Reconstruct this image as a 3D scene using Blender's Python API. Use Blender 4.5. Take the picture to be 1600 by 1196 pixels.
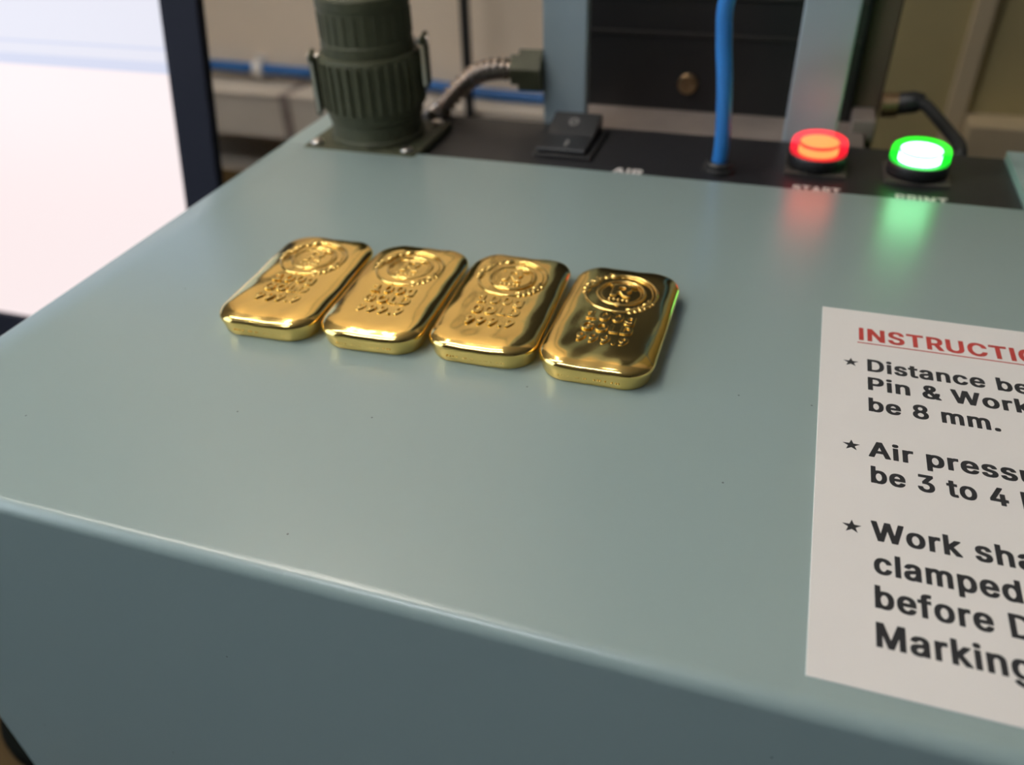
import bpy, bmesh, math, random
from mathutils import Vector, Matrix

# ------------------------------------------------------------------ scene reset
for o in list(bpy.data.objects):
    bpy.data.objects.remove(o, do_unlink=True)
scn = bpy.context.scene
col = scn.collection
MM = 0.001

# ------------------------------------------------------------------ camera
cam_data = bpy.data.cameras.new('camera')
cam = bpy.data.objects.new('camera', cam_data)
col.objects.link(cam)
right = Vector((0.950342, 0.309561, -0.031964))
up = Vector((-0.159605, 0.572985, 0.803874))
fwd = Vector((-0.267163, 0.758854, -0.593939))
m = Matrix.Identity(4)
for i in range(3):
    m[i][0] = right[i]; m[i][1] = up[i]; m[i][2] = -fwd[i]
m[0][3], m[1][3], m[2][3] = 0.0, 0.0, 0.120
cam.matrix_world = m
cam_data.sensor_fit = 'HORIZONTAL'
cam_data.sensor_width = 36.0
cam_data.lens = 1286.0 / 1600.0 * 36.0
cam_data.clip_start = 0.01
cam_data.clip_end = 30.0
cam_data.dof.use_dof = True
cam_data.dof.focus_distance = 0.178
cam_data.dof.aperture_fstop = 11.5
scn.camera = cam

BENCH_POWER = 26.0      # emission strength of the tube hung over the bench
WALL_FILL_POWER = 42.0    # emission strength of the ceiling tube added to brighten the back wall
SKY_POWER = 3.6         # sky light let in through the added side window
FRONT_POWER = 62.0      # emission strength of the cooler ceiling tube over the open floor
WARM_COL = (1.0, 0.90, 0.79)
COOL_COL = (0.86, 0.91, 0.98)

# ------------------------------------------------------------------ world, exposure
world = bpy.data.worlds.new('world')
scn.world = world
world.use_nodes = True
world.node_tree.nodes['Background'].inputs[0].default_value = (0.74, 0.84, 1.0, 1)
world.node_tree.nodes['Background'].inputs[1].default_value = SKY_POWER
scn.view_settings.view_transform = 'Standard'
scn.view_settings.look = 'None'
scn.view_settings.gamma = 1.0
scn.view_settings.exposure = 0.14
scn.view_settings.use_curve_mapping = False
portal_data = bpy.data.lights.new('added_window_portal', 'AREA')
portal_data.shape = 'RECTANGLE'
portal_data.size = 1.02
portal_data.size_y = 0.92
portal_data.cycles.is_portal = True
portal = bpy.data.objects.new('added_window_portal', portal_data)
col.objects.link(portal)
portal.location = (-1.10, -0.44, 0.42)
portal.rotation_euler = (0, math.radians(-90), 0)
scn.cycles.use_denoising = True
scn.cycles.caustics_reflective = True
scn.cycles.blur_glossy = 0.1
scn.cycles.sample_clamp_indirect = 6.0

# ------------------------------------------------------------------ materials
def nodes_of(name):
    mt = bpy.data.materials.new(name)
    mt.use_nodes = True
    nt = mt.node_tree
    return mt, nt, nt.nodes['Principled BSDF']

def add_noise_bump(nt, b, scale, strength, dist=0.0002, detail=3.0):
    tc = nt.nodes.new('ShaderNodeTexCoord')
    n = nt.nodes.new('ShaderNodeTexNoise')
    n.inputs['Scale'].default_value = scale
    n.inputs['Detail'].default_value = detail
    nt.links.new(tc.outputs['Object'], n.inputs['Vector'])
    bp = nt.nodes.new('ShaderNodeBump')
    bp.inputs['Strength'].default_value = strength
    bp.inputs['Distance'].default_value = dist
    nt.links.new(n.outputs['Fac'], bp.inputs['Height'])
    nt.links.new(bp.outputs['Normal'], b.inputs['Normal'])
    return tc, n

def mat(name, colr, rough=0.5, metal=0.0, spec=0.5, noise=None, bump=None, emis=None, estr=0.0, coat=0.0):
    """noise = (scale, amount): brightness variation of the colour; bump = (scale, strength, dist)"""
    mt, nt, b = nodes_of(name)
    b.inputs['Base Color'].default_value = (*colr, 1)
    b.inputs['Roughness'].default_value = rough
    b.inputs['Metallic'].default_value = metal
    b.inputs['Specular IOR Level'].default_value = spec
    b.inputs['Coat Weight'].default_value = coat
    if emis:
        b.inputs['Emission Color'].default_value = (*emis, 1)
        b.inputs['Emission Strength'].default_value = estr
    if bump:
        add_noise_bump(nt, b, *bump)
    if noise:
        tc = nt.nodes.new('ShaderNodeTexCoord')
        n = nt.nodes.new('ShaderNodeTexNoise')
        n.inputs['Scale'].default_value = noise[0]
        n.inputs['Detail'].default_value = 4
        nt.links.new(tc.outputs['Object'], n.inputs['Vector'])
        r = nt.nodes.new('ShaderNodeValToRGB')
        a = noise[1]
        r.color_ramp.elements[0].position = 0.3
        r.color_ramp.elements[1].position = 0.7
        r.color_ramp.elements[0].color = (*[c * (1 - a) for c in colr], 1)
        r.color_ramp.elements[1].color = (*[min(1, c * (1 + a)) for c in colr], 1)
        nt.links.new(n.outputs['Fac'], r.inputs['Fac'])
        nt.links.new(r.outputs['Color'], b.inputs['Base Color'])
    return mt

def make_paint():
    mt, nt, b = nodes_of('blue_grey_powder_paint')
    base = (0.312, 0.408, 0.394)
    tc, n = add_noise_bump(nt, b, 900.0, 0.12, 0.0001, 2.0)
    # sparse dark dust specks with a shape of their own
    v = nt.nodes.new('ShaderNodeTexVoronoi')
    v.voronoi_dimensions = '2D'
    v.inputs['Scale'].default_value = 62.0
    sp = nt.nodes.new('ShaderNodeSeparateXYZ'); cm = nt.nodes.new('ShaderNodeCombineXYZ')
    ad = nt.nodes.new('ShaderNodeMath'); ad.operation = 'ADD'
    nt.links.new(tc.outputs['Object'], sp.inputs[0])
    nt.links.new(sp.outputs[1], ad.inputs[0]); nt.links.new(sp.outputs[2], ad.inputs[1])
    nt.links.new(sp.outputs[0], cm.inputs[0]); nt.links.new(ad.outputs[0], cm.inputs[1])
    nt.links.new(cm.outputs[0], v.inputs['Vector'])
    lt = nt.nodes.new('ShaderNodeMath'); lt.operation = 'LESS_THAN'; lt.inputs[1].default_value = 0.015
    nt.links.new(v.outputs['Distance'], lt.inputs[0])
    sep = nt.nodes.new('ShaderNodeSeparateColor')
    nt.links.new(v.outputs['Color'], sep.inputs[0])
    gt = nt.nodes.new('ShaderNodeMath'); gt.operation = 'GREATER_THAN'; gt.inputs[1].default_value = 0.90
    nt.links.new(sep.outputs[0], gt.inputs[0])
    mul = nt.nodes.new('ShaderNodeMath'); mul.operation = 'MULTIPLY'
    nt.links.new(lt.outputs[0], mul.inputs[0]); nt.links.new(gt.outputs[0], mul.inputs[1])
    mul2 = nt.nodes.new('ShaderNodeMath'); mul2.operation = 'MULTIPLY'; mul2.inputs[1].default_value = 0.75
    nt.links.new(mul.outputs[0], mul2.inputs[0])
    mix = nt.nodes.new('ShaderNodeMix'); mix.data_type = 'RGBA'
    mix.inputs[6].default_value = (*base, 1)
    mix.inputs[7].default_value = (0.05, 0.055, 0.05, 1)
    nt.links.new(mul2.outputs[0], mix.inputs[0])
    nt.links.new(mix.outputs[2], b.inputs['Base Color'])
    b.inputs['Roughness'].default_value = 0.29
    b.inputs['Specular IOR Level'].default_value = 0.85
    return mt

def make_gold(name, rough, bscale, bstr):
    mt, nt, b = nodes_of(name)
    b.inputs['Base Color'].default_value = (1.0, 0.71, 0.235, 1)
    b.inputs['Metallic'].default_value = 1.0
    b.inputs['Roughness'].default_value = rough
    tc, n = add_noise_bump(nt, b, bscale, bstr, 0.0003, 3.0)
    return mt

def make_wood():
    mt, nt, b = nodes_of('tan_table_wood')
    tc = nt.nodes.new('ShaderNodeTexCoord')
    mp = nt.nodes.new('ShaderNodeMapping')
    mp.inputs['Scale'].default_value = (2.0, 26.0, 26.0)
    n = nt.nodes.new('ShaderNodeTexNoise')
    n.inputs['Scale'].default_value = 3.0; n.inputs['Detail'].default_value = 6
    nt.links.new(tc.outputs['Object'], mp.inputs['Vector'])
    nt.links.new(mp.outputs['Vector'], n.inputs['Vector'])
    r = nt.nodes.new('ShaderNodeValToRGB')
    r.color_ramp.elements[0].position = 0.3; r.color_ramp.elements[0].color = (0.055, 0.034, 0.012, 1)
    r.color_ramp.elements[1].position = 0.7; r.color_ramp.elements[1].color = (0.085, 0.054, 0.020, 1)
    nt.links.new(n.outputs['Fac'], r.inputs['Fac'])
    nt.links.new(r.outputs['Color'], b.inputs['Base Color'])
    b.inputs['Roughness'].default_value = 0.8
    b.inputs['Specular IOR Level'].default_value = 0.15
    return mt

M = {}
M['paint'] = make_paint()
M['post_paint'] = mat('blue_grey_post_paint', (0.29, 0.36, 0.39), 0.45, bump=(700.0, 0.1, 0.0001))
M['gold'] = make_gold('polished_cast_gold', 0.13, 160.0, 0.12)
M['gold_relief'] = make_gold('stamped_gold_relief', 0.2, 600.0, 0.25)
M['wall'] = mat('beige_wall_paint', (0.82, 0.69, 0.54), 0.8, spec=0.3, noise=(6.0, 0.04), bump=(120.0, 0.15, 0.001))
M['wall_room'] = mat('grey_wall_paint', (0.16, 0.16, 0.16), 0.8, spec=0.3, noise=(6.0, 0.04), bump=(120.0, 0.15, 0.001))
M['ceiling'] = mat('white_ceiling_paint', (0.60, 0.58, 0.55), 0.9, spec=0.2, bump=(80.0, 0.1, 0.001))
M['floor'] = mat('grey_floor_tile', (0.09, 0.09, 0.10), 0.5, noise=(8.0, 0.12))
M['wood'] = make_wood()
M['black_panel'] = mat('black_panel_film', (0.018, 0.018, 0.02), 0.38, noise=(300.0, 0.1))
M['black_plastic'] = mat('black_plastic', (0.02, 0.02, 0.021), 0.4, bump=(1200.0, 0.1, 0.0001))
M['legend_plate'] = mat('dark_legend_plate', (0.07, 0.06, 0.05), 0.4, noise=(300.0, 0.1))
M['black_rubber'] = mat('black_rubber', (0.014, 0.014, 0.014), 0.6, bump=(900.0, 0.1, 0.0001))
M['column'] = mat('black_anodised_column', (0.014, 0.013, 0.013), 0.42, noise=(40.0, 0.15))
M['seam'] = mat('dark_seam', (0.03, 0.026, 0.024), 0.5, noise=(40.0, 0.1))
M['column_lit_side'] = mat('wall_lit_brown_column_side', (0.105, 0.075, 0.046), 0.6, noise=(40.0, 0.12))  # brown of wall light put into the dark column's side colour
M['base_plate'] = mat('dull_steel_plate', (0.32, 0.27, 0.24), 0.5, metal=0.3, noise=(60.0, 0.12))
M['olive'] = mat('olive_anodised_metal', (0.070, 0.072, 0.040), 0.55, metal=0.0, spec=0.3, noise=(200.0, 0.12))
M['steel'] = mat('bright_steel', (0.62, 0.58, 0.54), 0.28, metal=1.0, bump=(500.0, 0.1, 0.0001))
M['conduit'] = mat('flexible_steel_conduit', (0.5, 0.43, 0.38), 0.26, metal=1.0, bump=(500.0, 0.1, 0.0001))
M['brass'] = mat('aged_brass', (0.30, 0.20, 0.11), 0.38, metal=0.9, noise=(300.0, 0.2))
M['blue_hose'] = mat('blue_polyurethane_hose', (0.030, 0.21, 0.60), 0.32, noise=(60.0, 0.08), emis=None)
M['blue_pipe'] = mat('blue_wall_tube', (0.012, 0.105, 0.32), 0.5, noise=(30.0, 0.08))
M['white_plastic'] = mat('white_plastic', (0.72, 0.69, 0.65), 0.45, noise=(60.0, 0.05))
M['trunking'] = mat('cream_trunking_plastic', (0.60, 0.54, 0.46), 0.5, noise=(20.0, 0.05))
M['sheet'] = mat('white_vinyl_sheet', (0.87, 0.84, 0.80), 0.45, spec=0.4, noise=(40.0, 0.015), bump=(300.0, 0.05, 0.0001))
M['ink_black'] = mat('black_print', (0.030, 0.031, 0.034), 0.5, spec=0.3, noise=(500.0, 0.15))
M['ink_red'] = mat('red_print', (0.52, 0.065, 0.055), 0.5, spec=0.3, noise=(500.0, 0.12))
M['panel_print'] = mat('pale_panel_print', (0.75, 0.70, 0.66), 0.5, noise=(400.0, 0.1))
M['switch_print'] = mat('grey_switch_print', (0.22, 0.21, 0.20), 0.5, noise=(400.0, 0.1))
M['bezel'] = mat('navy_black_bezel', (0.016, 0.018, 0.030), 0.6, spec=0.15, bump=(700.0, 0.1, 0.0001))
M['screen_page'] = mat('lit_page', (0.02, 0.02, 0.02), 0.3, emis=(0.93, 0.80, 0.80), estr=0.95, noise=None)
M['screen_bar'] = mat('lit_toolbar', (0.02, 0.02, 0.02), 0.3, emis=(0.70, 0.69, 0.77), estr=0.98)
M['screen_line'] = mat('lit_toolbar_line', (0.02, 0.02, 0.02), 0.3, emis=(0.58, 0.60, 0.74), estr=0.98)
M['screen_blue'] = mat('lit_title_bar', (0.02, 0.02, 0.02), 0.3, emis=(0.35, 0.50, 0.85), estr=0.9)
def make_lens(name, tint, glow, strength):
    """tinted see-through lens cap that also glows a little itself"""
    mt = bpy.data.materials.new(name); mt.use_nodes = True
    nt = mt.node_tree
    for n in list(nt.nodes): nt.nodes.remove(n)
    out = nt.nodes.new('ShaderNodeOutputMaterial'); add = nt.nodes.new('ShaderNodeAddShader')
    tr = nt.nodes.new('ShaderNodeBsdfTransparent'); em = nt.nodes.new('ShaderNodeEmission')
    tr.inputs[0].default_value = (*tint, 1)
    em.inputs[0].default_value = (*glow, 1); em.inputs[1].default_value = strength
    nt.links.new(tr.outputs[0], add.inputs[0]); nt.links.new(em.outputs[0], add.inputs[1]); nt.links.new(add.outputs[0], out.inputs[0])
    return mt
M['red_core'] = mat('red_lamp_core', (0.3, 0.02, 0.02), 0.3, emis=(1.0, 0.135, 0.03), estr=3.6)
M['red_dim'] = mat('red_lamp_groove', (0.3, 0.01, 0.02), 0.3, emis=(1.0, 0.05, 0.02), estr=0.7)
M['red_rim'] = make_lens('red_lamp_lens', (1.0, 0.85, 0.8), (1.0, 0.006, 0.03), 0.75)
M['green_core'] = mat('green_lamp_core', (0.02, 0.3, 0.05), 0.3, emis=(0.34, 1.0, 0.50), estr=9.0)
M['green_dim'] = mat('green_lamp_groove', (0.02, 0.3, 0.05), 0.3, emis=(0.5, 1.0, 0.6), estr=0.8)
M['green_rim'] = make_lens('green_lamp_lens', (0.85, 1.0, 0.88), (0.0, 1.0, 0.02), 0.75)
M['tube_bench'] = mat('fluorescent_tube_bench', (0.8, 0.8, 0.8), 0.4, emis=WARM_COL, estr=BENCH_POWER)
M['tube_wall_fill'] = mat('fluorescent_tube_wall_fill', (0.8, 0.8, 0.8), 0.4, emis=WARM_COL, estr=WALL_FILL_POWER)
M['tube_room'] = mat('fluorescent_tube_room', (0.8, 0.8, 0.8), 0.4, emis=COOL_COL, estr=FRONT_POWER)
def make_pane():
    mt = bpy.data.materials.new('added_window_glass'); mt.use_nodes = True
    nt = mt.node_tree
    for n in list(nt.nodes): nt.nodes.remove(n)
    out = nt.nodes.new('ShaderNodeOutputMaterial'); mix = nt.nodes.new('ShaderNodeMixShader')
    tr = nt.nodes.new('ShaderNodeBsdfTransparent'); gl = nt.nodes.new('ShaderNodeBsdfGlossy')
    tr.inputs[0].default_value = (0.95, 0.97, 0.96, 1); gl.inputs['Roughness'].default_value = 0.02
    mix.inputs[0].default_value = 0.06
    nt.links.new(tr.outputs[0], mix.inputs[1]); nt.links.new(gl.outputs[0], mix.inputs[2]); nt.links.new(mix.outputs[0], out.inputs[0])
    return mt
M['pane'] = make_pane()
M['board'] = mat('dim_wall_olive_board', (0.46, 0.385, 0.19), 0.6, noise=(9.0, 0.1))  # dimness of the wall right of the machine put into the colour
M['batten'] = mat('pale_batten', (0.62, 0.51, 0.33), 0.6, noise=(14.0, 0.06))
M['housing'] = mat('white_lamp_housing', (0.75, 0.74, 0.72), 0.4, noise=(20.0, 0.03))
M['puck'] = mat('matte_black_rubber', (0.004, 0.005, 0.004), 0.9, spec=0.05, bump=(900.0, 0.1, 0.0001))

# ------------------------------------------------------------------ helpers
def link(name, me, material, parent=None, loc=None, rot=None, smooth=False):
    o = bpy.data.objects.new(name, me)
    col.objects.link(o)
    if material is not None and not me.materials:
        me.materials.append(material)
    if smooth:
        for p in me.polygons:
            p.use_smooth = True
    if parent is not None:
        o.parent = parent
    if loc is not None:
        o.location = loc
    if rot is not None:
        o.rotation_euler = rot
    return o

def tag(o, label, cat=None, group=None, kind=None):
    o['label'] = label
    if cat: o['category'] = cat
    if group: o['group'] = group
    if kind: o['kind'] = kind
    return o

def thing(name, label, cat, loc=(0, 0, 0), rotz=0.0, group=None):
    e = bpy.data.objects.new(name, None)
    e.empty_display_size = 0.01
    col.objects.link(e)
    e.location = loc
    e.rotation_euler = (0, 0, rotz)
    return tag(e, label, cat, group)

def from_bm(bm, name='mesh'):
    me = bpy.data.meshes.new(name)
    bm.normal_update()
    bm.to_mesh(me)
    bm.free()
    return me

def box_bm(x0, x1, y0, y1, z0, z1, bevel=0.0, seg=2, bm=None):
    b = bmesh.new()
    vs = [b.verts.new((x, y, z)) for x in (x0, x1) for y in (y0, y1) for z in (z0, z1)]
    for f in ((0, 1, 3, 2), (4, 6, 7, 5), (0, 4, 5, 1), (2, 3, 7, 6), (0, 2, 6, 4), (1, 5, 7, 3)):
        b.faces.new([vs[i] for i in f])
    bmesh.ops.recalc_face_normals(b, faces=b.faces)
    if bevel > 0:
        bmesh.ops.bevel(b, geom=list(b.edges), offset=bevel, segments=seg, profile=0.5, affect='EDGES')
    if bm is not None:
        me = bpy.data.meshes.new('tmp'); b.to_mesh(me); b.free()
        bm.from_mesh(me); bpy.data.meshes.remove(me)
        return bm
    return b

def box(name, x0, x1, y0, y1, z0, z1, material, parent=None, bevel=0.0, seg=2, smooth=False):
    """dimensions in millimetres"""
    return link(name, from_bm(box_bm(x0*MM, x1*MM, y0*MM, y1*MM, z0*MM, z1*MM, bevel*MM, seg)), material, parent, smooth=smooth)

def lathe_me(profile, segs=48, close=True):
    """profile: [(r, z)] in millimetres, bottom to top, around Z"""
    verts, faces = [], []
    n = len(profile)
    for k in range(segs):
        a = 2 * math.pi * k / segs
        for r, z in profile:
            verts.append((r*MM*math.cos(a), r*MM*math.sin(a), z*MM))
    for k in range(segs):
        k2 = (k + 1) % segs
        for i in range(n - 1):
            faces.append((k*n+i, k2*n+i, k2*n+i+1, k*n+i+1))
    if close:
        faces.append([k*n for k in range(segs)][::-1])
        faces.append([k*n+n-1 for k in range(segs)])
    me = bpy.data.meshes.new('lathe')
    me.from_pydata(verts, [], faces)
    me.validate()
    return me

def spline(pts, sub=10):
    P = [Vector(p) for p in pts]
    P = [P[0]*2 - P[1]] + P + [P[-1]*2 - P[-2]]
    out = []
    for i in range(1, len(P) - 2):
        for k in range(sub):
            t = k / sub
            a, b, c, d = P[i-1], P[i], P[i+1], P[i+2]
            out.append(0.5 * ((2*b) + (c - a)*t + (2*a - 5*b + 4*c - d)*t*t + (3*b - a - 3*c + d)*t**3))
    out.append(P[-2].copy())
    return out

def tube_me(pts, radius, segs=14, rfun=None):
    """pts in millimetres; rfun(s, i) -> radius, s = arc length in mm"""
    P = [Vector(p) for p in pts]
    verts, faces = [], []
    nrm = None
    s = 0.0
    for i, p in enumerate(P):
        t = (P[min(i+1, len(P)-1)] - P[max(i-1, 0)]).normalized()
        if nrm is None:
            nrm = t.orthogonal().normalized()
        nrm = (nrm - t * nrm.dot(t)).normalized()
        bn = t.cross(nrm)
        if i: s += (P[i] - P[i-1]).length
        r = rfun(s, i) if rfun else radius
        for k in range(segs):
            a = 2*math.pi*k/segs
            verts.append(tuple((p + (nrm*math.cos(a) + bn*math.sin(a))*r) * MM))
    for i in range(len(P) - 1):
        for k in range(segs):
            k2 = (k+1) % segs
            faces.append((i*segs+k, i*segs+k2, (i+1)*segs+k2, (i+1)*segs+k))
    faces.append(list(range(segs))[::-1])
    faces.append([(len(P)-1)*segs + k for k in range(segs)])
    me = bpy.data.meshes.new('tube')
    me.from_pydata(verts, [], faces)
    return me

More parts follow.
